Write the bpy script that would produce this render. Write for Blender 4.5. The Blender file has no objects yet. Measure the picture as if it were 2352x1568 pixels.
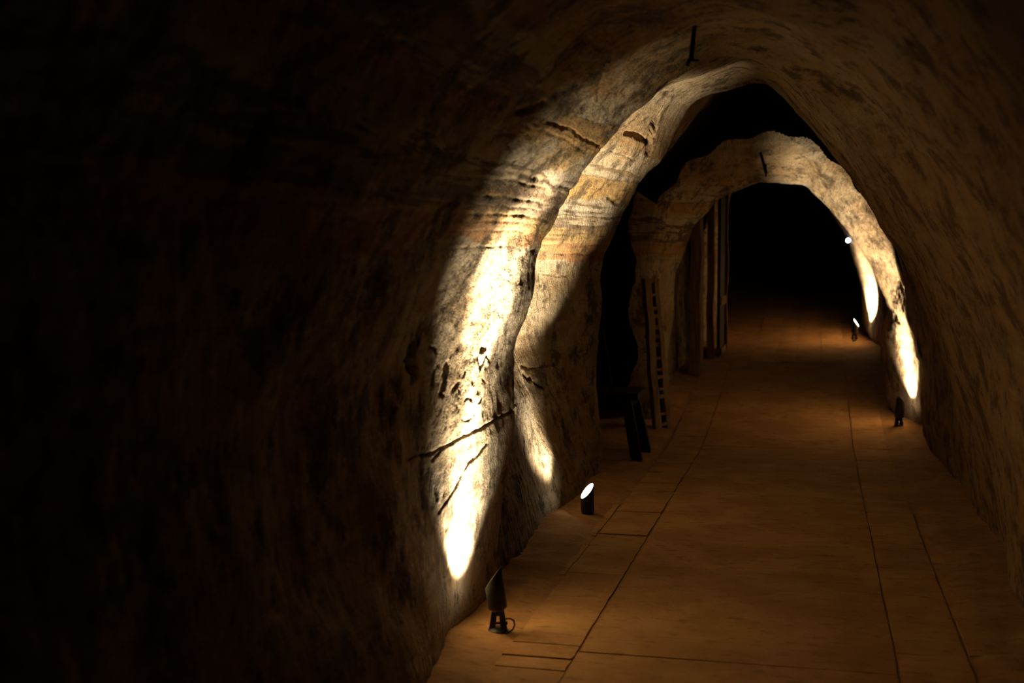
import bpy, bmesh, math, random
import numpy as np
from mathutils import Vector, Matrix

# ------------------------------------------------------------------ camera, world, exposure
F = 2940.0                      # focal length in pixels of the 2352 x 1568 frame
H = 1.4                         # eye height above the paving
PITCH = math.atan(184 / F)
YAW = math.atan(694 / F)
SC = bpy.context.scene
COL = SC.collection
cam = bpy.data.cameras.new('camera')
cam.sensor_width = 36.0
cam.lens = F / 2352 * 36.0
cam.clip_start = 0.05
cam.dof.use_dof = True
cam.dof.focus_distance = 6.6
cam.dof.aperture_fstop = 2.4
camo = bpy.data.objects.new('camera', cam)
camo.location = (0, 0, H)
camo.rotation_euler = (math.pi / 2 - PITCH, 0, YAW)
COL.objects.link(camo)
SC.camera = camo
world = bpy.data.worlds.new('world')
world.use_nodes = True
world.node_tree.nodes['Background'].inputs[0].default_value = (0, 0, 0, 1)
world.node_tree.nodes['Background'].inputs[1].default_value = 0.0
SC.world = world
vs = SC.view_settings
vs.view_transform = 'Standard'
vs.look = 'None'
vs.gamma = 1.0
vs.use_curve_mapping = False
vs.exposure = -0.5
SC.cycles.diffuse_bounces = 2
SC.cycles.max_bounces = 4

fwd = np.array([-math.sin(YAW) * math.cos(PITCH), math.cos(YAW) * math.cos(PITCH), -math.sin(PITCH)])
rgt = np.array([math.cos(YAW), math.sin(YAW), 0.0])
upv = np.cross(rgt, fwd)
EYE = np.array([0, 0, H])
def ray(px, py):
    return fwd + rgt * (px - 1176) / F - upv * (py - 784) / F
def atY(px, py, Y):
    d = ray(px, py); return EYE + d * (Y / d[1])
def atX(px, py, X):
    d = ray(px, py); return EYE + d * (X / d[0])

# ------------------------------------------------------------------ floor height along the passage
ZY = [-6, 9.8, 11.3, 12.6, 13.0, 13.04, 15.2, 18.0, 25.0]
ZZ = [0, 0.0, 0.17, 0.335, 0.385, 0.395, 0.50, 0.92, 1.75]
def zf(y):
    return np.interp(y, ZY, ZZ)
def on_floor(px, py):
    d = ray(px, py)
    ys = np.linspace(1.5, 24, 9000)
    z = H + d[2] * ys / d[1]
    i = int(np.argmax(z < zf(ys)))
    return EYE + d * (ys[i] / d[1])

# ------------------------------------------------------------------ noise
def _hash(ix, iy, iz, s):
    h = (ix * 374761393 + iy * 668265263 + iz * 2147483647 + s * 974634721) & 0xFFFFFFFF
    h = ((h ^ (h >> 13)) * 1274126177) & 0xFFFFFFFF
    return (((h ^ (h >> 16)) & 0xFFFF).astype(np.float32)) / 32767.5 - 1.0
def vnoise(x, y, z, s=0):
    fx = np.floor(x); fy = np.floor(y); fz = np.floor(z)
    ix = fx.astype(np.int64); iy = fy.astype(np.int64); iz = fz.astype(np.int64)
    tx = (x - fx).astype(np.float32); ty = (y - fy).astype(np.float32); tz = (z - fz).astype(np.float32)
    tx = tx * tx * tx * (tx * (tx * 6 - 15) + 10); ty = ty * ty * ty * (ty * (ty * 6 - 15) + 10); tz = tz * tz * tz * (tz * (tz * 6 - 15) + 10)
    r = 0
    for a in (0, 1):
        wa = tx if a else 1 - tx
        for b in (0, 1):
            wb = ty if b else 1 - ty
            for c in (0, 1):
                r = r + wa * wb * (tz if c else 1 - tz) * _hash(ix + a, iy + b, iz + c, s)
    return r
def fbm(x, y, z, octv, s=0, gain=0.5):
    r = 0; a = 1.0; f = 1.0
    for o in range(octv):
        r = r + a * vnoise(x * f + 17.3 * o, y * f - 9.1 * o, z * f + 4.7 * o, s + o); a *= gain; f *= 2.03
    return r

# ------------------------------------------------------------------ the carved passage: cross sections (x, height above floor)
XC, ZC = -0.28, 1.05
R_ = [(2.05, 0.15), (1.75, 0.40), (1.4, 0.58), (1.0, 0.71), (0.5, 0.81), (0, 0.87), (-0.5, 0.9)]
def sec(y, left, right=None):
    pts = [(left[0][1], -0.9)] + [(x, z) for z, x in left] + [(x, z) for z, x in (right or R_)]
    lx, lz = pts[-1]
    pts.append((lx, -0.9))
    return (y, pts)
def rel(y, pairs):
    o = float(zf(y)); return [(z - o, x) for z, x in pairs]
NEAR = [(0, -1.22), (.5, -1.31), (1.0, -1.33), (1.5, -1.20), (1.9, -.95), (2.12, -.66), (2.2, -.3)]
SECT = [
    sec(-4.0, NEAR), sec(1.5, NEAR), sec(3.9, NEAR),
    sec(4.3, [(0, -1.25), (.5, -1.295), (1.0, -1.31), (1.45, -1.20), (1.7, -1.04), (1.95, -.80), (2.12, -.58), (2.2, -.4), (2.2, -.12)]),
    sec(4.7, [(0, -1.29), (.4, -1.288), (.735, -1.274), (1.069, -1.239), (1.268, -1.179), (1.498, -1.103), (1.676, -1.003), (1.85, -.88), (1.99, -.745), (2.13, -.58), (2.22, -.38), (2.21, -.15)]),
    sec(4.95, [(0, -1.29), (.4, -1.28), (.7, -1.255), (1.069, -1.212), (1.26, -1.148), (1.48, -1.080), (1.66, -.988), (1.85, -.864), (2.01, -.73), (2.15, -.575), (2.25, -.38), (2.23, -.15)]),
    sec(5.2, [(0, -1.285), (.3, -1.268), (.66, -1.245), (.88, -1.228), (1.09, -1.220), (1.255, -1.155), (1.454, -1.10), (1.615, -1.018), (1.756, -.945), (1.861, -.864), (1.955, -.767), (2.074, -.643), (2.149, -.54), (2.20, -.39), (2.19, -.20)],
        [(2.03, .06), (1.85, .24), (1.6, .44), (1.3, .60), (1.0, .71), (.5, .81), (0, .86)]),
    sec(5.40, [(0, -1.335), (.3, -1.38), (.6, -1.46), (.9, -1.57), (1.3, -1.59), (1.7, -1.45), (2.0, -1.20), (2.22, -.95), (2.38, -.6), (2.42, -.35), (2.34, -.16)],
        [(2.08, .09), (1.85, .27), (1.6, .44), (1.3, .60), (1.0, .71), (.5, .81), (0, .86)]),
    sec(6.08, [(0, -1.35), (.3, -1.41), (.6, -1.50), (.9, -1.62), (1.3, -1.64), (1.7, -1.50), (2.0, -1.25), (2.25, -.95), (2.42, -.6), (2.45, -.35), (2.36, -.18)],
        [(2.05, .12), (1.75, .34), (1.4, .54), (1.0, .70), (.5, .80), (0, .87)]),
    sec(7.2, [(0, -1.35), (.3, -1.43), (.6, -1.56), (.9, -1.72), (1.4, -1.68), (1.8, -1.48), (2.1, -1.15), (2.42, -.8), (2.53, -.4), (2.45, -.25)],
        [(2.2, -.02), (1.98, .16), (1.7, .36), (1.4, .54), (1.0, .70), (.5, .81), (0, .88)]),
    sec(7.9, [(0, -1.37), (.5, -1.43), (.9, -1.50), (1.4, -1.44), (1.8, -1.24), (2.05, -1.04), (2.4, -.85), (2.52, -.45), (2.48, -.3)],
        [(2.24, -.06), (2.0, .15), (1.7, .37), (1.4, .54), (1.0, .70), (.5, .81), (0, .88)]),
    sec(8.3, [(0, -1.36), (.83, -1.345), (1.428, -1.305), (1.71, -1.164), (1.933, -1.024), (1.987, -.926), (2.236, -.858), (2.412, -.749), (2.482, -.313)],
        [(2.24, -.07), (2.0, .14), (1.7, .37), (1.4, .54), (1.0, .71), (.5, .82), (0, .88)]),
    sec(8.48, [(0, -2.0), (1.0, -2.05), (1.7, -1.9), (2.0, -1.5), (2.3, -1.15), (2.85, -.75), (3.05, -.35)],
        [(2.9, 0), (2.45, .32), (1.95, .52), (1.5, .66), (1.0, .79), (.5, .86), (0, .90)]),
    sec(10.3, [(0, -1.95), (1.0, -2.0), (1.7, -1.85), (2.0, -1.45), (2.25, -1.15), (2.8, -.75), (3.0, -.35)],
        [(2.85, 0), (2.4, .28), (1.95, .42), (1.6, .52), (1.2, .65), (.6, .77), (.2, .80), (0, .83)]),
    sec(10.5, [(0, -1.24), (.5, -1.26), (1.0, -1.36), (1.3, -1.30), (1.83, -1.18), (2.11, -.95), (2.27, -.6), (2.30, -.3), (2.27, -.12)],
        [(2.05, .14), (1.74, .38), (1.2, .66), (.54, .79), (.19, .82), (0, .87)]),
    sec(11.2, rel(11.3, [(.17, -1.24), (.5, -1.23), (1.324, -1.158), (1.704, -1.009), (1.929, -.786), (2.037, -.453), (2.032, -.087)]),
        rel(11.3, [(1.771, .17), (1.437, .427), (1.031, .612), (.734, .553), (.474, .557), (.17, .56)])),
    sec(11.42, [(0, -1.30), (1.0, -1.32), (1.6, -1.22), (2.0, -.95), (2.3, -.5), (2.3, -.1)],
        [(2.0, .3), (1.5, .6), (1.0, .75), (0, .82)]),
    sec(13.6, [(0, -1.25), (1.0, -1.28), (1.6, -1.2), (2.0, -.95), (2.3, -.5), (2.3, -.1)],
        [(2.0, .25), (1.5, .52), (1.0, .71), (0, .73)]),
    sec(14.9, [(0, -1.15), (1.0, -1.15), (1.6, -1.05), (2.0, -.85), (2.2, -.5), (2.2, -.1)],
        [(1.9, .18), (1.5, .38), (1.24, .50), (.83, .61), (.5, .65), (0, .67)]),
    sec(15.55, [(0, -1.12), (1.0, -1.12), (1.6, -1.05), (2.0, -.85), (2.2, -.5), (2.2, -.2)],
        [(1.9, .0), (1.5, .11), (1.24, .30), (.83, .43), (.5, .50), (0, .53)]),
    sec(15.8, [(0, -1.05), (1.0, -1.05), (1.6, -1.0), (2.0, -.85), (2.3, -.5), (2.3, -.2)],
        [(2.0, .3), (1.5, .55), (1.0, .7), (0, .75)]),
    sec(18.0, NEAR), sec(25.0, NEAR),
]
PHG = np.radians(np.linspace(38, 322, 900))
YG = np.arange(-4.0, 24.5, 0.02)
def polar(pts):
    P = []
    for (x0, z0), (x1, z1) in zip(pts[:-1], pts[1:]):
        for t in np.linspace(0, 1, 40, endpoint=False):
            P.append((x0 + (x1 - x0) * t, z0 + (z1 - z0) * t))
    P = np.array(P); dx = P[:, 0] - XC; dz = P[:, 1] - ZC
    ph = np.arctan2(-dx, -dz) % (2 * math.pi)
    r = np.hypot(dx, dz); o = np.argsort(ph)
    rr = np.interp(PHG, ph[o], r[o])
    k = np.exp(-0.5 * (np.arange(-14, 15) / 6.0) ** 2); k /= k.sum()
    return np.convolve(np.pad(rr, 14, mode='edge'), k, mode='valid')
ROWS = np.array([polar(p) for _, p in SECT]); SY = np.array([y for y, _ in SECT])
RG = np.empty((len(YG), len(PHG)))
for j in range(len(PHG)):
    RG[:, j] = np.interp(YG, SY, ROWS[:, j])
_k = np.exp(-0.5 * (np.arange(-6, 7) / 2.4) ** 2); _k /= _k.sum()
_p = np.pad(RG, ((6, 6), (0, 0)), mode='edge')
RG = sum(_k[i] * _p[i:i + len(YG)] for i in range(13))
def baseR(ph, y):
    u = np.clip((ph - PHG[0]) / (PHG[1] - PHG[0]), 0, len(PHG) - 1.001)
    v = np.clip((y - YG[0]) / (YG[1] - YG[0]), 0, len(YG) - 1.001)
    iu = u.astype(int); iv = v.astype(int); a = u - iu; b = v - iv
    return ((RG[iv, iu] * (1 - a) + RG[iv, iu + 1] * a) * (1 - b) + (RG[iv + 1, iu] * (1 - a) + RG[iv + 1, iu + 1] * a) * b)
def hit(px, py):
    """where the ray of a picture point meets the rock: (angle, distance along passage, point)"""
    d = ray(px, py)
    ys = np.linspace(1.2, 23, 8000)
    x = d[0] * ys / d[1]; z = H + d[2] * ys / d[1]
    dx = x - XC; dz = z - ZC - zf(ys)
    ph = np.arctan2(-dx, -dz) % (2 * math.pi)
    i = int(np.argmax(np.hypot(dx, dz) > baseR(ph, ys)))
    return ph[i], ys[i], np.array([x[i], ys[i], z[i]])

# ---- relief carved into the rock: cracks, pits and scratched letters, given by picture points on the surface
def circ(cx, cy, rx, ry, a0=0, a1=360, n=14):
    return [(cx + rx * math.cos(math.radians(a)), cy + ry * math.sin(math.radians(a))) for a in np.linspace(a0, a1, n)]
CARVE = [  # (points, half width m, depth m)
    ([(950, 1052), (985, 1040), (1020, 1028), (1048, 1016), (1072, 998), (1100, 985), (1128, 968), (1150, 952), (1176, 930)], .009, .020),
    ([(1022, 1032), (1032, 1018)], .008, .012), ([(1018, 1048), (1036, 1025)], .008, .014),
    ([(1110, 1022), (1098, 1042), (1085, 1058), (1075, 1078), (1064, 1105), (1056, 1122), (1045, 1140), (1031, 1165)], .010, .018),
    ([(1018, 1060), (1022, 1095), (1026, 1135)], .010, .018), ([(1040, 1105), (1039, 1130), (1030, 1150)], .006, .010),
    ([(1060, 1252), (1062, 1276)], .010, .012), ([(1052, 1278), (1040, 1305), (1042, 1345)], .010, .014),
    ([(1046, 1200), (1040, 1218)], .007, .010), ([(1034, 1180), (1032, 1210)], .007, .010),
    ([(1040, 838), (1032, 868), (1026, 900)], .026, .032), ([(1032, 880), (1022, 905)], .018, .02),
    ([(1008, 850), (1002, 885)], .02, .03), ([(1005, 798), (1015, 800)], .018, .025),
    ([(960, 795), (948, 830), (955, 860)], .035, .05), ([(975, 880), (978, 960), (985, 1060), (995, 1150)], .02, .018),
    ([(1050, 808), (1046, 825)], .008, .012), ([(1075, 852), (1068, 870)], .007, .010), ([(1062, 880), (1052, 895)], .012, .014),
    ([(1110, 792), (1108, 808), (1118, 800)], .014, .016), ([(1102, 820), (1106, 845), (1120, 815), (1132, 830)], .010, .014),
    ([(1122, 830), (1126, 860), (1118, 880), (1110, 870)], .006, .008), ([(1108, 900), (1104, 920), (1096, 926)], .010, .012),
    ([(1112, 938), (1108, 950)], .008, .010), ([(1092, 930), (1090, 945)], .007, .01),
    ([(1146, 905), (1142, 940)], .02, .02),
    (circ(1078, 940, 11, 26), .006, .009),
    ([(1014, 932), (1021, 946), (1016, 966)], .006, .008), ([(1028, 930), (1024, 948), (1021, 962)], .006, .008),
    ([(1034, 932), (1031, 958)], .006, .008), ([(1040, 938), (1038, 955)], .006, .008), ([(1048, 934), (1049, 946)], .008, .010),
    ([(1054, 926), (1062, 938), (1058, 946)], .007, .010), ([(1020, 968), (1014, 980), (1016, 990)], .006, .008),
    ([(1028, 966), (1026, 986)], .006, .008), ([(1036, 964), (1036, 984)], .006, .008), ([(1044, 962), (1046, 976)], .006, .008),
    ([(1052, 956), (1055, 975), (1050, 985)], .006, .008), ([(1056, 904), (1060, 914)], .006, .007),
    # upper ledge and layered notches on the pillar and vault
    ([(1130, 300), (1180, 305), (1225, 286), (1270, 284), (1310, 298), (1345, 315), (1375, 330)], .010, .020),
    ([(1185, 245), (1225, 240), (1262, 228), (1285, 215)], .022, .03), ([(1165, 335), (1195, 325), (1230, 305)], .016, .02),
    ([(1160, 385), (1190, 370)], .014, .014), ([(1300, 180), (1330, 172), (1385, 170)], .008, .012),
    ([(1405, 115), (1390, 160), (1378, 235)], .010, .018), ([(1090, 640), (1102, 625)], .008, .01), ([(1200, 620), (1190, 650)], .008, .01),
    ([(1010, 600), (1035, 570)], .012, .012), ([(1020, 680), (1032, 660)], .012, .012), ([(985, 745), (970, 790)], .02, .02),
    # recess wall behind the pillar
    ([(1432, 300), (1450, 304), (1478, 314)], .016, .05), ([(1502, 264), (1490, 300), (1484, 315), (1490, 348)], .036, .2), ([(1500, 268), (1497, 310), (1493, 345)], .036, .2),
    ([(1480, 312), (1490, 300)], .02, .06),
    ([(1375, 348), (1400, 342), (1430, 352), (1450, 362), (1480, 342)], .008, .016), ([(1245, 628), (1290, 632)], .008, .012),
    ([(1395, 452), (1408, 460), (1418, 468)], .02, .02), ([(1265, 580), (1320, 578), (1400, 572)], .008, .012),
    ([(1190, 842), (1230, 846), (1280, 838)], .012, .02), ([(1195, 860), (1235, 880), (1250, 892)], .02, .03),
    ([(1200, 1000), (1215, 1060), (1240, 1110), (1258, 1150)], .010, .016), ([(1195, 1080), (1215, 1120), (1235, 1165)], .010, .016),
    ([(1515, 205), (1545, 212), (1580, 208)], .010, .022), ([(1575, 180), (1620, 178), (1670, 190), (1700, 205)], .010, .016),
    ([(1800, 425), (1835, 425)], .01, .02),
]
def prep():
    out = []
    for pts, w, d in CARVE:
        q = []
        for p in pts:
            ph, y, _ = hit(*p); q.append((y, ph * 1.3))
        out.append((np.array(q), w, d))
    return out
GROOVES = prep()

def relief(PH, Y, X, Z):
    """outward push of the rock surface in metres"""
    left = np.clip((math.radians(165) - PH) / 0.5, 0, 1)
    d = 0.045 * fbm(X * 1.1, Y * 0.9, Z * 1.1, 2, 1)
    d += 0.018 * fbm(X * 3.2, Y * 2.6, Z * 3.2, 2, 11)
    rg = 1 - np.abs(fbm(X * 5 + Z * 1.5, Y * 4.2, Z * 4 - Y, 3, 21))
    d += 0.005 * np.clip(rg - 0.45, 0, 1)
    # slanting pick marks
    a = fbm(X * 9, (Y + 0.35 * Z) * 26, Z * 5, 2, 31)
    d += 0.0025 * a
    d += 0.0028 * fbm(X * 24, Y * 20, Z * 22, 2, 41, 0.6)
    # bedding: weathered soft layers, thin and level
    wz = Z - zf(Y) * 0.4 + 0.010 * fbm(X * 1.3, Y * 1.4, Z * 0.5, 2, 51) + 0.004 * fbm(X * 9, Y * 9, Z * 3, 2, 55)
    amt = 0.5 + 0.5 * fbm(X * 3, Y * 3, Z * 6, 2, 61)
    amt = np.clip(1.6 * amt - 0.25 + 0.4 * fbm(X * 12, Y * 12, Z * 20, 2, 65), 0, 1.2) * np.clip((Y - 3.6) / .8, .35, 1)
    for z0, w, dep in ((1.70, .010, .007), (1.675, .005, .005), (1.62, .006, .006), (1.59, .004, .004), (1.56, .005, .006), (1.535, .004, .004), (1.50, .004, .004), (1.84, .004, .004), (1.44, .004, .005)):
        d += left * amt * dep * np.exp(-((wz - z0) / w) ** 2)
    # knobbly crust in patches
    m = np.clip(fbm(X * 2.3, Y * 2.3, Z * 2.3, 2, 71) - 0.15, 0, 0.5) * 2
    d += m * 0.005 * np.abs(fbm(X * 16, Y * 14, Z * 12, 2, 81))
    d += 0.0018 * fbm(X * 40, (Y + .3 * Z) * 60, Z * 12, 1, 85)
    return d

def carve(PH, Y):
    S = PH * 1.3
    d = np.zeros_like(PH)
    wob = 0.006 * fbm(S * 16, Y * 16, S * 0 + 3.3, 2, 91)
    wv = 0.75 + 0.5 * fbm(S * 30, Y * 30, S * 0 + 1.3, 2, 95)
    for q, w, dep in GROOVES:
        mg = 4 * w + .03
        m = (Y > q[:, 0].min() - mg) & (Y < q[:, 0].max() + mg) & (S > q[:, 1].min() - mg) & (S < q[:, 1].max() + mg)
        idx = np.nonzero(m)[0]
        if len(idx) == 0: continue
        py = Y[idx] + wob[idx]; ps = S[idx] + wob[idx]; best = np.full(len(idx), 9.0)
        for (y0, s0), (y1, s1) in zip(q[:-1], q[1:]):
            vy, vs_ = y1 - y0, s1 - s0; L = vy * vy + vs_ * vs_ + 1e-9
            t = np.clip(((py - y0) * vy + (ps - s0) * vs_) / L, 0, 1)
            best = np.minimum(best, np.hypot(py - y0 - t * vy, ps - s0 - t * vs_))
        ww = w * np.clip(wv[idx], .4, 1.5)
        d[idx] = np.maximum(d[idx], (dep * .42 if dep < .025 else dep * .7) * np.exp(-(best / ww) ** 4))
    return d

# ------------------------------------------------------------------ materials
def new_mat(name):
    m = bpy.data.materials.new(name); m.use_nodes = True
    nt = m.node_tree; b = nt.nodes['Principled BSDF']
    return m, nt, b
class NB:
    def __init__(s, nt): s.nt = nt
    def n(s, t, **kw):
        o = s.nt.nodes.new(t)
        for k, v in kw.items(): setattr(o, k, v)
        return o
    def link(s, a, b): s.nt.links.new(a, b)
    def noise(s, vec, scale, detail=4, rough=.5, dist=0):
        o = s.n('ShaderNodeTexNoise'); o.inputs['Scale'].default_value = scale; o.inputs['Detail'].default_value = detail
        o.inputs['Roughness'].default_value = rough; o.inputs['Distortion'].default_value = dist
        s.link(vec, o.inputs['Vector']); return o.outputs['Fac']
    def mapr(s, v, a, b, c=0., d=1.):
        o = s.n('ShaderNodeMapRange'); o.interpolation_type = 'SMOOTHSTEP'
        s.link(v, o.inputs['Value'])
        for i, x in zip((1, 2, 3, 4), (a, b, c, d)): o.inputs[i].default_value = x
        return o.outputs[0]
    def math(s, op, a, b=None):
        o = s.n('ShaderNodeMath', operation=op)
        for i, x in enumerate((a, b)):
            if x is None: continue
            if isinstance(x, (int, float)): o.inputs[i].default_value = x
            else: s.link(x, o.inputs[i])
        return o.outputs[0]
    def mix(s, f, a, b, mode='MIX'):
        o = s.n('ShaderNodeMix', data_type='RGBA', blend_type=mode)
        if isinstance(f, (int, float)): o.inputs[0].default_value = f
        else: s.link(f, o.inputs[0])
        for i, x in ((6, a), (7, b)):
            if isinstance(x, tuple): o.inputs[i].default_value = (*x, 1)
            else: s.link(x, o.inputs[i])
        return o.outputs[2]
    def scaled(s, vec, sc, rot=(0, 0, 0)):
        o = s.n('ShaderNodeMapping'); o.inputs['Scale'].default_value = sc; o.inputs['Rotation'].default_value = rot
        s.link(vec, o.inputs['Vector']); return o.outputs[0]
    def bump(s, h, strength, dist, normal=None):
        o = s.n('ShaderNodeBump'); o.inputs['Strength'].default_value = strength; o.inputs['Distance'].default_value = dist
        s.link(h, o.inputs['Height'])
        if normal is not None: s.link(normal, o.inputs['Normal'])
        return o.outputs[0]

def rock_material():
    m, nt, b = new_mat('sandstone'); k = NB(nt)
    tc = k.n('ShaderNodeTexCoord').outputs['Object']
    sep = k.n('ShaderNodeSeparateXYZ'); k.link(tc, sep.inputs[0])
    z = sep.outputs['Z']
    cream = (.50, .40, .255); ochre = (.40, .215, .07); brown = (.18, .11, .05); soot = (.03, .022, .015); grey = (.34, .295, .215)
    big = k.noise(tc, 2.0, 4, .6, .3)
    c = k.mix(k.mapr(big, .40, .64), cream, (.34, .235, .12))
    c = k.mix(k.mapr(big, .36, .44, .7, 0), c, grey)
    # level beds of the sandstone: rust, ochre, grey and pale layers
    lay = k.noise(k.scaled(tc, (.8, .8, 14)), 1.0, 4, .65, .3)
    ramp = k.n('ShaderNodeValToRGB'); cr = ramp.color_ramp; cr.interpolation = 'LINEAR'
    beds = [(1.20, cream), (1.43, (.46, .38, .25)), (1.45, (.36, .17, .065)), (1.50, (.42, .20, .07)), (1.52, (.46, .30, .11)), (1.565, (.44, .28, .10)),
            (1.58, (.13, .095, .06)), (1.625, (.17, .125, .085)), (1.645, (.48, .38, .24)), (1.672, (.48, .39, .25)), (1.684, (.06, .045, .03)), (1.70, (.08, .06, .04)), (1.712, (.50, .42, .29)), (1.76, (.52, .44, .31)), (1.79, (.46, .36, .20)), (1.83, (.44, .26, .08)),
            (1.88, (.42, .25, .085)), (1.91, (.13, .09, .055)), (1.94, (.48, .40, .26)), (2.03, (.47, .37, .22)), (2.07, (.36, .21, .08)), (2.2, (.33, .21, .095)), (2.34, (.40, .31, .185)), (2.6, (.30, .21, .11))]
    while len(cr.elements) < len(beds): cr.elements.new(.5)
    for e, (zz, col) in zip(cr.elements, beds): e.position = (zz - 1.15) / 1.5; e.color = (*col, 1)
    zz = k.math('ADD', z, k.mapr(lay, .3, .7, -.055, .055))
    zz = k.math('ADD', zz, k.mapr(big, .3, .7, -.03, .03))
    k.link(k.mapr(zz, 1.15, 2.65), ramp.inputs[0])
    ramp_in = ramp.inputs[0].links[0].from_node; ramp_in.interpolation_type = 'LINEAR'
    c = k.mix(k.math('MULTIPLY', k.mapr(z, 1.25, 1.42, 0, .80), k.mapr(sep.outputs['X'], .10, -.45, .12, 1)), c, ramp.outputs[0])
    c = k.mix(k.mapr(lay, .47, .38, 0, .35), c, brown)
    # dark lichen and soot blotches
    bl = k.noise(tc, 5.0, 6, .74)
    c = k.mix(k.mapr(bl, .49, .62, 0, .9), c, (.085, .062, .036))
    sp = k.noise(k.scaled(tc, (1, .9, .34), (.35, 0, 0)), 26, 5, .72)
    c = k.mix(k.math('MULTIPLY', k.mapr(sp, .56, .66), k.mapr(bl, .42, .58, .10, .9)), c, soot)
    grain = k.noise(tc, 120, 2, .6)
    c = k.mix(k.mapr(grain, .35, .7, 0, .35), c, brown)
    # the rock turns browner, rustier and darker towards the right
    c = k.mix(k.math('MULTIPLY', k.mapr(sep.outputs['X'], .0, .45, 0, .75), k.mapr(big, .35, .65, 1, .6)), c, k.mix(k.mapr(bl, .40, .60), (.30, .175, .075), (.13, .075, .034)))
    c = k.mix(1.0, c, (.82, .80, .78), 'MULTIPLY')
    k.link(c, b.inputs['Base Color'])
    b.inputs['Roughness'].default_value = .95
    b.inputs['Specular IOR Level'].default_value = .1
    h = k.math('ADD', k.math('MULTIPLY', sp, -1.0), k.math('MULTIPLY', grain, .22))
    k.link(k.bump(h, .9, .022), b.inputs['Normal'])
    return m

def simple_stone(name, ca, cb, cc, sc=3., rough=.9, bump=.4):
    m, nt, b = new_mat(name); k = NB(nt)
    tc = k.n('ShaderNodeTexCoord').outputs['Object']
    geo = k.n('ShaderNodeNewGeometry').outputs['Position']
    info = k.n('ShaderNodeObjectInfo').outputs['Random']
    c = k.mix(k.mapr(k.noise(geo, sc, 4, .65), .38, .62), ca, cb)
    c = k.mix(k.mapr(k.noise(k.scaled(geo, (.45, 1, 1)), sc * 7, 5, .7), .50, .72, 0, .75), c, cc)
    c = k.mix(k.math('MULTIPLY', info, .22), c, cc)
    k.link(c, b.inputs['Base Color'])
    b.inputs['Roughness'].default_value = rough
    b.inputs['Specular IOR Level'].default_value = .2
    n = k.bump(k.noise(geo, 30, 5, .75), bump, .012)
    k.link(n, b.inputs['Normal'])
    return m
def wood_material(name, ca, cb, rough=.75):
    m, nt, b = new_mat(name); k = NB(nt)
    tc = k.n('ShaderNodeTexCoord').outputs['Object']
    g = k.noise(k.scaled(tc, (14, 14, 1.5)), 2.5, 8, .65, .6)
    c = k.mix(k.mapr(g, .35, .65), ca, cb)
    k.link(c, b.inputs['Base Color']); b.inputs['Roughness'].default_value = rough; b.inputs['Specular IOR Level'].default_value = .12
    k.link(k.bump(g, .5, .004), b.inputs['Normal'])
    return m
def metal_material(name, ca, cb, rough=.5, metallic=.6):
    m, nt, b = new_mat(name); k = NB(nt)
    tc = k.n('ShaderNodeTexCoord').outputs['Object']
    g = k.noise(tc, 60, 6, .6)
    k.link(k.mix(k.mapr(g, .4, .7), ca, cb), b.inputs['Base Color'])
    b.inputs['Roughness'].default_value = rough; b.inputs['Metallic'].default_value = metallic
    k.link(k.bump(g, .15, .002), b.inputs['Normal'])
    return m
def emit_material(name, col, strength):
    m, nt, b = new_mat(name)
    b.inputs['Base Color'].default_value = (.8, .8, .8, 1)
    k = NB(nt)
    tc = k.n('ShaderNodeTexCoord').outputs['Object']
    f = k.mapr(k.noise(tc, 4, 1), 0, 1, strength * .95, strength * 1.05)
    b.inputs['Emission Color'].default_value = (*col, 1)
    k.link(f, b.inputs['Emission Strength'])
    return m
ROCK = rock_material()
PAVE = simple_stone('worn_paving', (.48, .275, .105), (.38, .20, .07), (.17, .09, .036))
SAND = simple_stone('packed_sand', (.46, .26, .10), (.34, .18, .065), (.16, .085, .035), 4.)
JOINT = simple_stone('joint_dirt', (.10, .055, .022), (.07, .038, .016), (.03, .018, .010), 5.)
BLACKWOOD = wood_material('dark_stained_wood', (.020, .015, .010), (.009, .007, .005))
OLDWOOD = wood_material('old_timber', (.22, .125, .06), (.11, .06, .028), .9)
PALEWOOD = wood_material('bleached_timber', (.33, .235, .135), (.20, .135, .07), .9)
JAMB = simple_stone('cut_jamb_stone', (.34, .19, .085), (.24, .125, .05), (.09, .048, .022), 5.)
BLACKMETAL = metal_material('black_powder_coat', (.022, .022, .018), (.030, .029, .024), .45, .3)
IRON = metal_material('rusted_iron', (.020, .015, .011), (.035, .020, .012), .8, .4)
RUBBER = metal_material('black_cable', (.03, .022, .016), (.02, .016, .012), .6, 0)
GLASS = emit_material('lit_lamp_glass', (1, .9, .74), 22)
LEDM = emit_material('blue_white_led', (.62, .72, 1), 22)

# ------------------------------------------------------------------ object helpers
def link_mesh(name, verts, faces, mat, parent=None, smooth=False):
    me = bpy.data.meshes.new(name)
    me.from_pydata([tuple(map(float, v)) for v in verts], [], faces); me.update()
    if smooth: me.polygons.foreach_set('use_smooth', [True] * len(me.polygons))
    me.materials.append(mat)
    o = bpy.data.objects.new(name, me); COL.objects.link(o)
    if parent: o.parent = parent
    return o
def from_bm(name, bm, mat, parent=None, smooth=False):
    me = bpy.data.meshes.new(name); bmesh.ops.recalc_face_normals(bm, faces=bm.faces); bm.to_mesh(me); bm.free()
    if smooth: me.polygons.foreach_set('use_smooth', [True] * len(me.polygons))
    me.materials.append(mat)
    o = bpy.data.objects.new(name, me); COL.objects.link(o)
    if parent: o.parent = parent
    return o
def empty(name, loc, label, cat, group=None):
    o = bpy.data.objects.new(name, None); o.empty_display_size = .05; COL.objects.link(o)
    o.location = loc; o['label'] = label; o['category'] = cat
    if group: o['group'] = group
    return o
def struct(o): o['kind'] = 'structure'; return o
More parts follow.
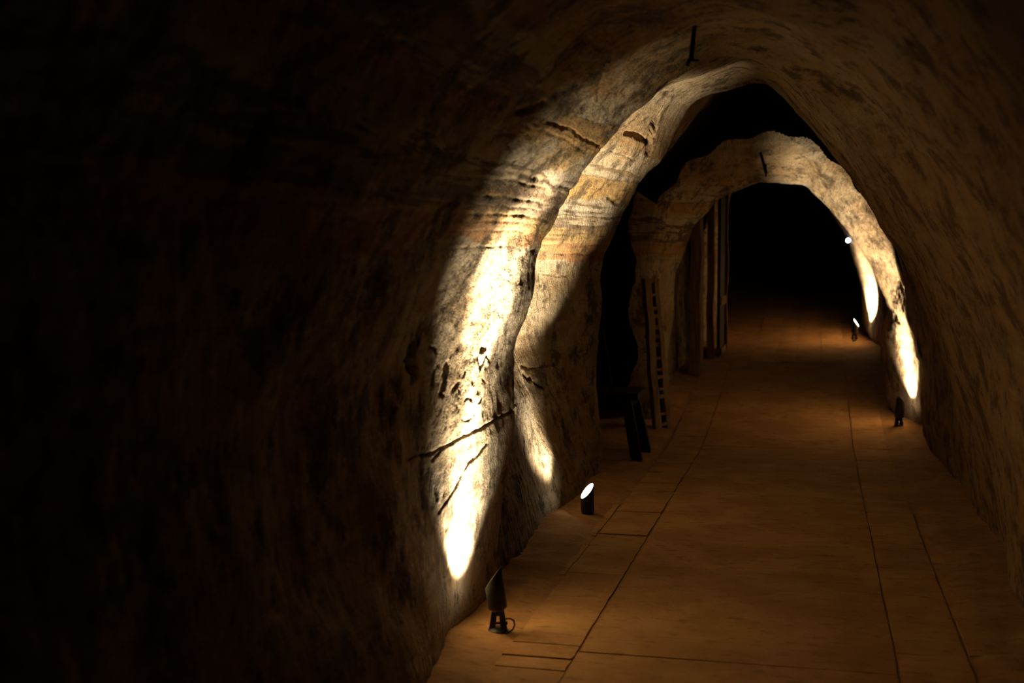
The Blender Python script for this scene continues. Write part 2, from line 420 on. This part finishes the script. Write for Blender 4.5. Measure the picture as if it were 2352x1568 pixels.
def bm_tube(bm, pts, rad, n=12, cap=True):
    pts = [Vector(p) for p in pts]; rings = []
    rad = rad if isinstance(rad, (list, tuple)) else [rad] * len(pts)
    ref = Vector((0.13, 0.31, 0.94))
    for i, p in enumerate(pts):
        t = (pts[min(i + 1, len(pts) - 1)] - pts[max(i - 1, 0)]).normalized()
        if abs(t.dot(ref)) > .98: ref = Vector((1, 0, 0))
        a = t.cross(ref).normalized(); b2 = t.cross(a)
        rings.append([bm.verts.new(p + rad[i] * (a * math.cos(2 * math.pi * j / n) + b2 * math.sin(2 * math.pi * j / n))) for j in range(n)])
    for r0, r1 in zip(rings[:-1], rings[1:]):
        for j in range(n): bm.faces.new((r0[j], r0[(j + 1) % n], r1[(j + 1) % n], r1[j]))
    if cap: bm.faces.new(rings[0]); bm.faces.new(rings[-1])
def bm_beam(bm, p0, p1, w, d, bev=.004, seg=1, side=(1, 0, 0), taper=1.0):
    """squared bar from p0 to p1"""
    p0 = Vector(p0); p1 = Vector(p1); t = (p1 - p0).normalized()
    a = (Vector(side) - t * t.dot(Vector(side))).normalized(); b2 = t.cross(a)
    vs_ = []
    for s in range(seg + 1):
        f = s / seg; c = p0.lerp(p1, f); k = 1 + (taper - 1) * f
        vs_.append([bm.verts.new(c + a * (sx * w / 2 * k) + b2 * (sy * d / 2 * k)) for sx, sy in ((-1, -1), (1, -1), (1, 1), (-1, 1))])
    fs = []
    for r0, r1 in zip(vs_[:-1], vs_[1:]):
        for j in range(4): fs.append(bm.faces.new((r0[j], r0[(j + 1) % 4], r1[(j + 1) % 4], r1[j])))
    fs.append(bm.faces.new(vs_[0])); fs.append(bm.faces.new(vs_[-1]))
    if bev:
        es = set(e for f in fs for e in f.edges if len(e.link_faces) != 2 or e.calc_face_angle(0) > .5)
        bmesh.ops.bevel(bm, geom=list(es), offset=bev, segments=2, affect='EDGES', profile=.6)

# ------------------------------------------------------------------ the rock shell
ph = np.radians(np.concatenate([np.linspace(42, 150, 400, endpoint=False), np.linspace(150, 215, 150, endpoint=False), np.linspace(215, 318, 190)]))
yy = np.concatenate([np.linspace(-4, 1.2, 24, endpoint=False), np.geomspace(1.2, 4.3, 170, endpoint=False), np.linspace(4.3, 8.6, 560, endpoint=False),
                     np.geomspace(8.6, 10.24, 60, endpoint=False), np.linspace(10.24, 10.6, 72, endpoint=False), np.geomspace(10.6, 16, 165, endpoint=False), np.linspace(16, 24.3, 60)])
PHm, Ym = np.meshgrid(ph, yy)
fPH = PHm.ravel(); fY = Ym.ravel()
r0 = baseR(fPH, fY)
sx, sz = -np.sin(fPH), -np.cos(fPH)
bx = XC + r0 * sx; bz = ZC + zf(fY) + r0 * sz
rr = r0 + relief(fPH, fY, bx, bz) + carve(fPH, fY)
VX = XC + rr * sx; VZ = ZC + zf(fY) + rr * sz
V = np.stack([VX, fY, VZ], 1).astype(np.float32)
NP, NY = len(ph), len(yy)
def shell(name, j0, j1):
    js = np.arange(j0, j1 + 1); n = len(js)
    idx = (np.arange(NY)[:, None] * NP + js[None, :])
    vv = V[idx.ravel()]
    a = (np.arange(NY - 1)[:, None] * n + np.arange(n - 1)[None, :]).ravel()
    quads = np.stack([a, a + 1, a + n + 1, a + n], 1).astype(np.int32)
    if name == 'wall_left':                                      # the mouth of the side chamber
        cx = vv[quads].mean(1)
        quads = quads[~((cx[:, 1] > 8.42) & (cx[:, 1] < 10.6) & (cx[:, 0] < -1.44 + .05 * fbm(cx[:, 2] * 3, cx[:, 1] * 2, cx[:, 2] * 0, 3, 300)) & (cx[:, 2] < 1.95))]
    qy = vv[quads][:, :, 1].mean(1)
    pr = ph[js][quads % n].mean(1); rad_ = np.hypot(vv[quads][:, :, 0].mean(1) - XC, vv[quads][:, :, 2].mean(1) - ZC - zf(qy))
    gap = (qy > 10.30) & (qy < 10.56) & (rad_ > baseR(pr, np.full_like(qy, 10.56)) + .075 + .02 * np.sin(pr * 23)) & (pr > math.radians(127)) & (pr < math.radians(244))
    quads = quads[~gap]
    me = bpy.data.meshes.new(name)
    me.vertices.add(len(vv)); me.vertices.foreach_set('co', vv.ravel())
    me.loops.add(quads.size); me.loops.foreach_set('vertex_index', quads.ravel())
    me.polygons.add(len(quads)); me.polygons.foreach_set('loop_start', np.arange(0, quads.size, 4, dtype=np.int32))
    me.update(calc_edges=True)
    me.polygons.foreach_set('use_smooth', np.ones(len(quads), dtype=bool))
    me.materials.append(ROCK)
    o = bpy.data.objects.new(name, me); COL.objects.link(o); struct(o)
    return o
jl = int(np.searchsorted(ph, math.radians(140))); jr = int(np.searchsorted(ph, math.radians(215)))
wl = shell('wall_left', 0, jl); ce = shell('ceiling', jl, jr); wr = shell('wall_right', jr, NP - 1)
wl['label'] = 'hewn sandstone wall with layered bands, pillar, recess and dark niche'
ce['label'] = 'rough arched sandstone vault with projecting ribs'
wr['label'] = 'shadowed brown sandstone wall leaning into the vault'
# the unlit chamber opening off the left wall
def chamber():
    xs = np.linspace(-3.6, -1.42, 60); ys = np.linspace(8.36, 12.2, 90); zs = np.linspace(-.08, 2.0, 60)
    vv, fs = [], []
    def sheet(fn, A, B):
        o = len(vv)
        for a in A:
            for b2 in B: vv.append(fn(a, b2))
        n2 = len(B)
        for i in range(len(A) - 1):
            for j in range(n2 - 1): fs.append((o + i * n2 + j, o + i * n2 + j + 1, o + (i + 1) * n2 + j + 1, o + (i + 1) * n2 + j))
    sheet(lambda y, z: (-3.6, y, z), ys, zs)
    sheet(lambda x, z: (x, 12.2, z), xs, zs)
    sheet(lambda x, z: (x, 8.40, z), xs[:-1], zs)
    sheet(lambda y, z: (-1.46, y, z), ys[52:], zs)
    sheet(lambda x, y: (x, y, 1.98), xs, ys)
    sheet(lambda x, y: (x, y, -.01), xs[:45], ys)
    P = np.array(vv)
    P += 0.035 * np.stack([fbm(P[:, 0] * 3, P[:, 1] * 3, P[:, 2] * 3, 3, 200 + i) for i in range(3)], 1) * np.array([.7, .4, .5])
    o = struct(link_mesh('wall_chamber', P, fs, ROCK, smooth=True)); o['label'] = 'pitch dark side chamber hewn behind the bench'
chamber()
def void():
    a = np.radians(np.linspace(122, 290, 110)); rv = baseR(a, np.full_like(a, 10.22)) + .03; ri = baseR(a, np.full_like(a, 10.56)) - .0
    ys = np.concatenate([np.linspace(10.2, 12.5, 36)]); P = []; fs = []
    for y in ys:
        for t, r in zip(a, rv): P.append((XC - r * math.sin(t), y, ZC - r * math.cos(t)))
    m = len(a)
    for k_ in range(1, 9):
        f = k_ / 8
        for t, r, q in zip(a, rv, ri):
            g = r + (q + .02 - r) * f; P.append((XC - g * math.sin(t), 12.5, ZC - g * math.cos(t)))
    tot = len(P) // m
    for i in range(tot - 1):
        for j in range(m - 1): fs.append((i * m + j, i * m + j + 1, (i + 1) * m + j + 1, (i + 1) * m + j))
    P = np.array(P); P[:, 2] += .05 * fbm(P[:, 0] * 2, P[:, 1] * 2, P[:, 2] * 6, 3, 400); P[:, 1] += .06 * fbm(P[:, 0] * 3, P[:, 1] * 2, P[:, 2] * 8, 2, 410)
    o = struct(link_mesh('ceiling_hollow', P, fs, ROCK, smooth=True)); o['label'] = 'unlit hollow in the vault above the far arch'
void()
# the far end where the passage bends away
ang = np.radians(np.linspace(36, 324, 60)); ev = [(XC, 23.9, ZC + float(zf(23.9)))]; ef = []
for a in ang: ev.append((XC - 2.2 * math.sin(a), 23.6 + .1 * math.sin(a * 7), ZC + float(zf(23.9)) - 2.2 * math.cos(a)))
for i in range(1, len(ang)): ef.append((0, i, i + 1))
we = struct(link_mesh('wall_back', ev, ef, ROCK)); we['label'] = 'dark rock face where the passage bends out of sight'

# ------------------------------------------------------------------ floor: packed earth with paving let into it
fx = np.linspace(-2.4, 1.25, 120); fyv = np.concatenate([np.linspace(-4, 3, 30, endpoint=False), np.geomspace(3, 24.2, 420)])
FX, FY = np.meshgrid(fx, fyv)
PX0, PX1 = -1.09, 0.57                       # span of the paving
base = zf(FY) - 0.009
edge = np.clip((np.maximum(PX0 - FX, FX - PX1) + .02) / .10, 0, 1)
FZ = base + edge * 0.018 + np.clip(edge, 0, 1) * (0.010 * fbm(FX * 6, FY * 6, FX * 0, 3, 7) + 0.10 * np.clip(np.maximum(PX0 - .06 - FX, FX - PX1 - .1), 0, .4) ** 1.3)
n = len(fx)
fv = np.stack([FX.ravel(), FY.ravel(), FZ.ravel()], 1)
ff = [(i * n + j, i * n + j + 1, (i + 1) * n + j + 1, (i + 1) * n + j) for i in range(len(fyv) - 1) for j in range(n - 1)]
floor = struct(link_mesh('floor', fv, ff, SAND, smooth=True)); floor['label'] = 'sandy orange-brown passage floor with worn paving slabs'
rnd = random.Random(5)
def slab(x0, x1, y0, y1, gap=.003, th=.05, mat=PAVE):
    """one paving slab with eased, slightly chipped edges following the fall of the floor"""
    g = gap
    xs = np.linspace(x0 + g * 1.7, x1 - g * 1.7, 5); ys = np.linspace(y0 + g * .35, y1 - g * .35, 5)
    dz = rnd.uniform(-.002, .002); tx = rnd.uniform(-.002, .002); ty = rnd.uniform(-.0015, .0015)
    bm = bmesh.new(); grid = []
    for iy, y in enumerate(ys):
        row = []
        for ix, x in enumerate(xs):
            e = ix in (0, 4) or iy in (0, 4)
            jx = rnd.uniform(-.004, .004) if e else 0; jy = rnd.uniform(-.0013, .0013) if e else 0
            z = float(zf(y)) + dz + tx * (ix - 2) / 2 + ty * (iy - 2) / 2 - (.002 if e else 0)
            row.append(bm.verts.new((x + jx, y + jy, z)))
        grid.append(row)
    for a in range(4):
        for b2 in range(4): bm.faces.new((grid[a][b2], grid[a][b2 + 1], grid[a + 1][b2 + 1], grid[a + 1][b2]))
    rim = [grid[0][i] for i in range(5)] + [grid[i][4] for i in range(1, 5)] + [grid[4][i] for i in range(3, -1, -1)] + [grid[i][0] for i in range(3, 0, -1)]
    low = [bm.verts.new((v.co.x, v.co.y, v.co.z - th)) for v in rim]
    for i in range(len(rim)): bm.faces.new((rim[i], low[i], low[(i + 1) % len(rim)], rim[(i + 1) % len(rim)]))
    bm.faces.new(low)
    o = from_bm('paving_slab', bm, mat, floor)
    return o
def yrow(py):
    return float(on_floor(1700, py)[1])
def column(x0, x1, cuts):
    cuts = sorted(cuts)
    for a, b2 in zip(cuts[:-1], cuts[1:]):
        if b2 - a > .05: slab(x0, x1, a, b2)
def fill(start, end, lo, hi):
    out = [start]
    while out[-1] < end - hi: out.append(out[-1] + rnd.uniform(lo, hi))
    return out + [end]
cen = [1.5, 2.4, 3.3] + [yrow(p) for p in (1522, 1310, 1180, 1108)]
cen += fill(cen[-1] + .8, 13.0, .55, .95)
column(-.81, .30, cen)
lf = [2.2, 2.9, 3.5] + [yrow(p) for p in (1568, 1540, 1508, 1450, 1395, 1335, 1300, 1268, 1240, 1212, 1185)]
lf = sorted(set(lf)); lf += fill(lf[-1] + .32, 13.0, .28, .45)
column(-1.07, -.81, lf)
column(-1.29, -1.07, [yrow(p) for p in (1340, 1290, 1246, 1205, 1170)])
column(.55, .80, [yrow(p) for p in (1470, 1395, 1330, 1270, 1215)])
rt = [2.4, 3.0, 3.6] + [yrow(p) for p in (1545, 1475, 1352, 1285, 1240, 1195)]
rt = sorted(set(rt)); rt += fill(rt[-1] + .4, 13.0, .35, .6)
column(.30, .55, rt)
for x0 in (-.62, -.37, -.17, .08):
    column(x0, x0 + (.2 if x0 == -.37 else .25), fill(13.06, 18, .7, 1.2))

# ------------------------------------------------------------------ spotlights
def spotlight(loc, face, lean, neck, label, lobes, cable=None, plate='disc', spread=None, colour=(1, .87, .66)):
    root = empty('spotlight', loc, label, 'lamp', 'black spotlights along the passage floor')
    fdir = Vector((math.cos(math.radians(face)), math.sin(math.radians(face)), 0))
    sdir = Vector((-fdir.y, fdir.x, 0))
    bdir = sdir if spread is None else Vector((math.cos(math.radians(spread)), math.sin(math.radians(spread)), 0))
    ax = (Vector((0, 0, 1)) * math.cos(math.radians(lean)) + fdir * math.sin(math.radians(lean))).normalized()
    u = (fdir - ax * fdir.dot(ax)).normalized(); v = ax.cross(u)
    R = .037; n = 36
    o0 = Vector((0, 0, neck))
    def P(h, r, a): return o0 + ax * h + (u * math.cos(a) + v * math.sin(a)) * r
    # head: tapered foot, body, slanting mouth with a thin rolled rim
    bm = bmesh.new(); rings = []
    def ring(fn, r): rings.append([bm.verts.new(P(fn(2 * math.pi * j / n), r, 2 * math.pi * j / n)) for j in range(n)])
    top = lambda a: .128 - .039 * math.cos(a)
    ring(lambda a: 0, .020); ring(lambda a: .004, .026); ring(lambda a: .011, .0355); ring(lambda a: .017, R); ring(lambda a: .06, R)
    ring(top, R); ring(lambda a: top(a) + .001, R - .0008); ring(top, R - .002); ring(lambda a: top(a) - .012, R - .0026)
    for a_, b_ in zip(rings[:-1], rings[1:]):
        for j in range(n): bm.faces.new((a_[j], a_[(j + 1) % n], b_[(j + 1) % n], b_[j]))
    bm.faces.new(rings[0])
    head = from_bm('lamp_head', bm, BLACKMETAL, root, True)
    # the slanting glass
    bm = bmesh.new()
    loop = [bm.verts.new(P(top(2 * math.pi * j / n) - .0025, R - .0022, 2 * math.pi * j / n)) for j in range(n)]
    bm.faces.new(loop)
    gl = from_bm('lamp_glass', bm, GLASS, head); gl['label'] = 'glowing slanted lens'
    # swivel, bracket and base
    if neck > .03:
        for s in (-1, 1):
            bm = bmesh.new()
            top_p = o0 + ax * .002 + bdir * (s * .013); low = Vector((0, 0, .010)) + bdir * (s * .022)
            bm_beam(bm, low, top_p, .024, .024, .0015, 4, side=tuple(bdir), taper=.85)
            from_bm('bracket_arm', bm, BLACKMETAL, root)
        bm = bmesh.new(); bm_tube(bm, [Vector((0, 0, neck * .86)) + bdir * .017, Vector((0, 0, neck * .86)) - bdir * .017], .010, 14)
        from_bm('swivel', bm, BLACKMETAL, root, False)
        bm = bmesh.new()
        bm_tube(bm, [Vector((0, 0, .028)) - bdir * .02, Vector((0, 0, .030)) + bdir * .036], [.0045, .0065], 10)
        from_bm('clamp_screw', bm, BLACKMETAL, root)
    bm = bmesh.new()
    if plate == 'disc':
        bm_tube(bm, [(0, 0, -.004), (0, 0, .004), (0, 0, .010), (0, 0, .016)], [.040, .040, .034, .016], 28)
    else:                                                        # bowed strap
        st = [Vector((0, 0, .012 - .018 * (t * t))) + sdir * (t * .052) for t in np.linspace(-1, 1, 11)]
        for a_, b_ in zip(st[:-1], st[1:]): bm_beam(bm, a_, b_, .026, .006, 0, side=tuple(fdir))
    from_bm('base_plate', bm, BLACKMETAL, root)
    if cable:
        bm = bmesh.new(); bm_tube(bm, cable, .0034, 8); from_bm('cable', bm, RUBBER, root, True)
    # its light: a tight beam and the softer spill of the reflector
    gpos = o0 + ax * .128 + u * .0
    nrm = (u * .72 + ax * .69).normalized()
    for nm, (w, tau, ang_, az) in zip(('beam', 'spill', 'halo'), lobes):
        adir = Vector((math.cos(math.radians(az)), math.sin(math.radians(az)), 0))
        aim = (Vector((0, 0, 1)) * math.cos(math.radians(tau)) + adir * math.sin(math.radians(tau))).normalized()
        ld = bpy.data.lights.new(nm, 'SPOT'); ld.energy = w; ld.spot_size = math.radians(ang_); ld.spot_blend = 1.0
        ld.shadow_soft_size = .028; ld.color = colour
        lo = bpy.data.objects.new('lamp_' + nm, ld); COL.objects.link(lo); lo.parent = root
        lo.location = gpos + nrm * .022
        lo.rotation_euler = aim.to_track_quat('-Z', 'Y').to_euler()
    return root
def floor_pt(px, py, lift=.002):
    p = on_floor(px, py); return Vector((p[0], p[1], p[2] + lift))
p1 = floor_pt(1144, 1449); p2 = floor_pt(1350, 1184); p3 = floor_pt(2064, 980); p4 = floor_pt(1962, 782)
e1 = Vector(tuple(rgt))
cab = [Vector((0, 0, .040)) + e1 * .012, Vector((0, 0, .046)) + e1 * .030, Vector((0, 0, .047)) + e1 * .046, Vector((0, 0, .038)) + e1 * .060,
       Vector((0, -.004, .024)) + e1 * .064, Vector((0, -.012, .010)) + e1 * .060, Vector((0, -.03, .003)) + e1 * .050, Vector((0, -.05, .003)) + e1 * .042]
# (power, tilt from upright, cone, compass angle) of the beam, the spill and the halo of each reflector
spotlight(p1, 180, 8, .076, 'tilted black spotlight with looped cable at the foot of the bright pillar', [(2600, 5, 23, 100), (190, 48, 104, 165), (330, 6, 52, 130)], cab, spread=12)
spotlight(p2, 220, 2, .010, 'squat black spotlight with its white lens showing, before the recess', [(900, 16, 56, 118), (85, 34, 96, 190)])
spotlight(p3, 50, 10, .066, 'black spotlight seen from behind at the foot of the far arch', [(1200, 13, 50, 125), (200, 32, 86, 40)], None, 'disc', 15)
spotlight(p4, -11, 9, .078, 'small black spotlight on a bowed strap beyond the far arch', [(240, 6, 26, 60), (1000, 38, 100, -5)], None, 'strap', 0)

# ------------------------------------------------------------------ small LED on the far wall
lp = Vector(tuple(atY(1948, 552, 15.3)))
led = empty('wall_light', lp, 'tiny blue-white light glowing high on the far rock edge', 'lamp')
bm = bmesh.new(); bmesh.ops.create_uvsphere(bm, u_segments=16, v_segments=10, radius=.026)
from_bm('bulb', bm, LEDM, led, True)
bm = bmesh.new(); bm_tube(bm, [(.0, .020, 0), (.0, .034, 0), (.0, .05, 0)], [.016, .024, .022], 16); from_bm('socket', bm, BLACKMETAL, led)
bm = bmesh.new(); bm_tube(bm, [(.0, .05, 0), (.10, .06, .01), (.26, .06, .02)], .008, 10); from_bm('arm', bm, BLACKMETAL, led)

# ------------------------------------------------------------------ bench in the niche
bf = floor_pt(1470, 1061, 0); br = floor_pt(1490, 1038, 0)
bx0 = bf.x - .02
bench = empty('bench', (bx0 - .30, (bf.y + br.y) / 2, 0), 'dark wooden bench with splayed legs standing in the black niche', 'bench')
hy = (br.y - bf.y) / 2
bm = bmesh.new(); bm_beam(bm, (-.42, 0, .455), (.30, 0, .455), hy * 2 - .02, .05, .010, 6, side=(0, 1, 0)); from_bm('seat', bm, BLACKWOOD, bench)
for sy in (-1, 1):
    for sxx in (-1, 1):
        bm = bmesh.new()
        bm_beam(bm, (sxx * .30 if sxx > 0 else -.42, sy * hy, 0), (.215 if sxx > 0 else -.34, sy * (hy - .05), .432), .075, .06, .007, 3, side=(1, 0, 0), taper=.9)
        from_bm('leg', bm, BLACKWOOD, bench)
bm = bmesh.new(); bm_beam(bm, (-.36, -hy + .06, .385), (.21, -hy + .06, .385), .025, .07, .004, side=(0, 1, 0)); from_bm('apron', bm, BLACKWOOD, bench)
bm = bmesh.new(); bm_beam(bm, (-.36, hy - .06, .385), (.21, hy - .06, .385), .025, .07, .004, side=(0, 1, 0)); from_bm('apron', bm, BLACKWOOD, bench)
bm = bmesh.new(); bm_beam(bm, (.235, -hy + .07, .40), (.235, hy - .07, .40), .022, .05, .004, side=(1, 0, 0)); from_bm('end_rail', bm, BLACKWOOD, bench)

# a thin stick propped on the bench
s0 = atY(1405, 903, bf.y + .12); s1 = atY(1383, 755, bf.y + .30)
stick = None
zt = .481
s0 = Vector(tuple(s0)); s0.z = zt; s1 = Vector(tuple(s1))
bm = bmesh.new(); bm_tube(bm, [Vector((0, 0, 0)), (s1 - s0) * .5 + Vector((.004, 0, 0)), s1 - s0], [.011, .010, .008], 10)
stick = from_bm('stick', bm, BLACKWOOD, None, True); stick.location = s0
stick['label'] = 'thin dark stick propped upright on the niche bench'; stick['category'] = 'stick'

# ------------------------------------------------------------------ slotted old post at the edge of the far arch
q0 = floor_pt(1524, 985, 0); Yq = q0.y
q1 = Vector(tuple(atY(1497, 640, Yq)))
post = empty('slotted_post', q0, 'weathered upright post with a column of square slots beside the niche', 'post')
d = (q1 - q0)
side = Vector((1, .9, 0))
def at_t(t, off): return d * t + side * off
def rough_beam(a, b2, w, dp, sd, amp, ph_):
    bm = bmesh.new(); bm_beam(bm, a, b2, w, dp, .004, 24, side=sd)
    for v in bm.verts:
        t = v.co.z; v.co.x += amp * (math.sin(t * 9 + ph_) + .6 * math.sin(t * 23 + 2 * ph_)); v.co.y += amp * .5 * math.sin(t * 14 + ph_)
    return bm
for off, w, pz in ((-.050, .046, .3), (.030, .030, 2.1)):
    from_bm('rail', rough_beam(at_t(0, off), at_t(1, off * .75), w * 1.35, .05, (.74, .67, 0), .004, pz), PALEWOOD, post)
ts = [0.03, .10, .215, .265, .345, .395, .47, .56, .615, .675, .75, .80, .89, .985]
for t in ts:
    bm = bmesh.new(); bm_beam(bm, at_t(t, -.034), at_t(t + .006, .024), .018 + .016 * rnd.random(), .044, .004, side=(0, 0, 1)); from_bm('rung', bm, PALEWOOD, post)
bm = bmesh.new(); bm_beam(bm, d * .01 + Vector((-.03, .024, 0)), d * .99 + Vector((-.03, .024, 0)), .09, .012, .002, side=(.74, .67, 0)); from_bm('slot_shade_backing', bm, BLACKWOOD, post)  # dark strip added behind the slots, its black standing in for their shade

# ------------------------------------------------------------------ timber jambs along the far left wall
def jamb(name, pxr, Y, w, dep, ztop, label, mat, x_in=None):
    X = atY(pxr, 700, Y)[0]
    z0 = float(zf(Y)) - .01
    bm = bmesh.new(); bm_beam(bm, (0, 0, 0), (0, 0, ztop - z0), w, dep, .008, 8, side=(1, 0, 0))
    for v in bm.verts:
        k = .006 * math.sin(v.co.z * 7 + Y) + .004 * math.sin(v.co.z * 17 + 2 * Y); v.co.x += k; v.co.y += k * .6
    o = from_bm(name, bm, mat); o.location = (X - w / 2, Y, z0)
    o['label'] = label; o['category'] = 'post'; o['group'] = 'door jambs on the far left wall'
    return o
jamb('door_jamb', 1612, 12.5, .10, .36, 2.2, 'broad reddish door jamb standing on the ledge past the arch', OLDWOOD)
jamb('door_jamb', 1640, 13.35, .07, .10, 2.35, 'narrow pale door jamb between the broad jamb and the dark panel', OLDWOOD)
jamb('door_jamb', 1671, 14.25, .05, .09, 2.45, 'thin outermost door jamb at the edge of the darkness', OLDWOOD)
# boarded leaf between two of the jambs, arched foot
Xp = atY(1656, 700, 13.85)[0]
pan = empty('door_leaf', (Xp, 13.85, float(zf(13.85))), 'dark recessed door panel between the narrow and the thin jamb', 'door')
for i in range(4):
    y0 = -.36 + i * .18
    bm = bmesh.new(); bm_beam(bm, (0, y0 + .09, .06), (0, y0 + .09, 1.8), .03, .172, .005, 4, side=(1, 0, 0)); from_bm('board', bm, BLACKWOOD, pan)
bm = bmesh.new(); bm_beam(bm, (.02, -.36, .55), (.02, .36, .55), .02, .09, .004, side=(1, 0, 0)); from_bm('rail', bm, OLDWOOD, pan)
bm = bmesh.new(); bm_beam(bm, (.0, -.36, .03), (.0, .36, .03), .07, .06, .004, side=(1, 0, 0)); from_bm('sill', bm, OLDWOOD, pan)

# ------------------------------------------------------------------ iron spikes driven into the vault
def spike(px0, py0, px1, py1, Y, w, label, extra=None):
    a = Vector(tuple(atY(px0, py0, Y))); b2 = Vector(tuple(atY(px1, py1, Y)))
    dn = (b2 - a); root = empty('iron_spike', a, label, 'spike', 'iron spikes in the vault')
    bm = bmesh.new(); bm_beam(bm, -dn * .35, dn, w, w * .7, .002, 3, side=tuple(rgt), taper=1.25); from_bm('shaft', bm, IRON, root)
    if extra == 'foot':
        bm = bmesh.new(); bm_beam(bm, dn - Vector((0, 0, .003)) - e1 * .008, dn - Vector((0, 0, .003)) + e1 * .026, .016, .008, .002, side=(0, 1, 0)); from_bm('hook', bm, IRON, root)
        bm = bmesh.new(); bm_beam(bm, dn - e1 * .006, dn - e1 * .012 - Vector((0, 0, .022)), .020, .010, .002, side=(0, 1, 0)); from_bm('loop', bm, IRON, root)
    else:
        bm = bmesh.new(); bm_beam(bm, dn * .85, dn * .42 + e1 * .018, .012, .010, .002, side=tuple(rgt)); from_bm('barb', bm, IRON, root)
        bm = bmesh.new(); bm_beam(bm, dn * .97, dn * 1.22 - e1 * .012, .012, .010, .002, side=tuple(rgt)); from_bm('tip', bm, IRON, root)
    return root
spike(1595, 62, 1587, 137, hit(1594, 66)[1] - .02, .013, 'long black iron spike hanging from the near vault', 'foot')
spike(1750, 362, 1760, 398, 10.5, .018, 'short barbed iron spike on the crown of the far arch')
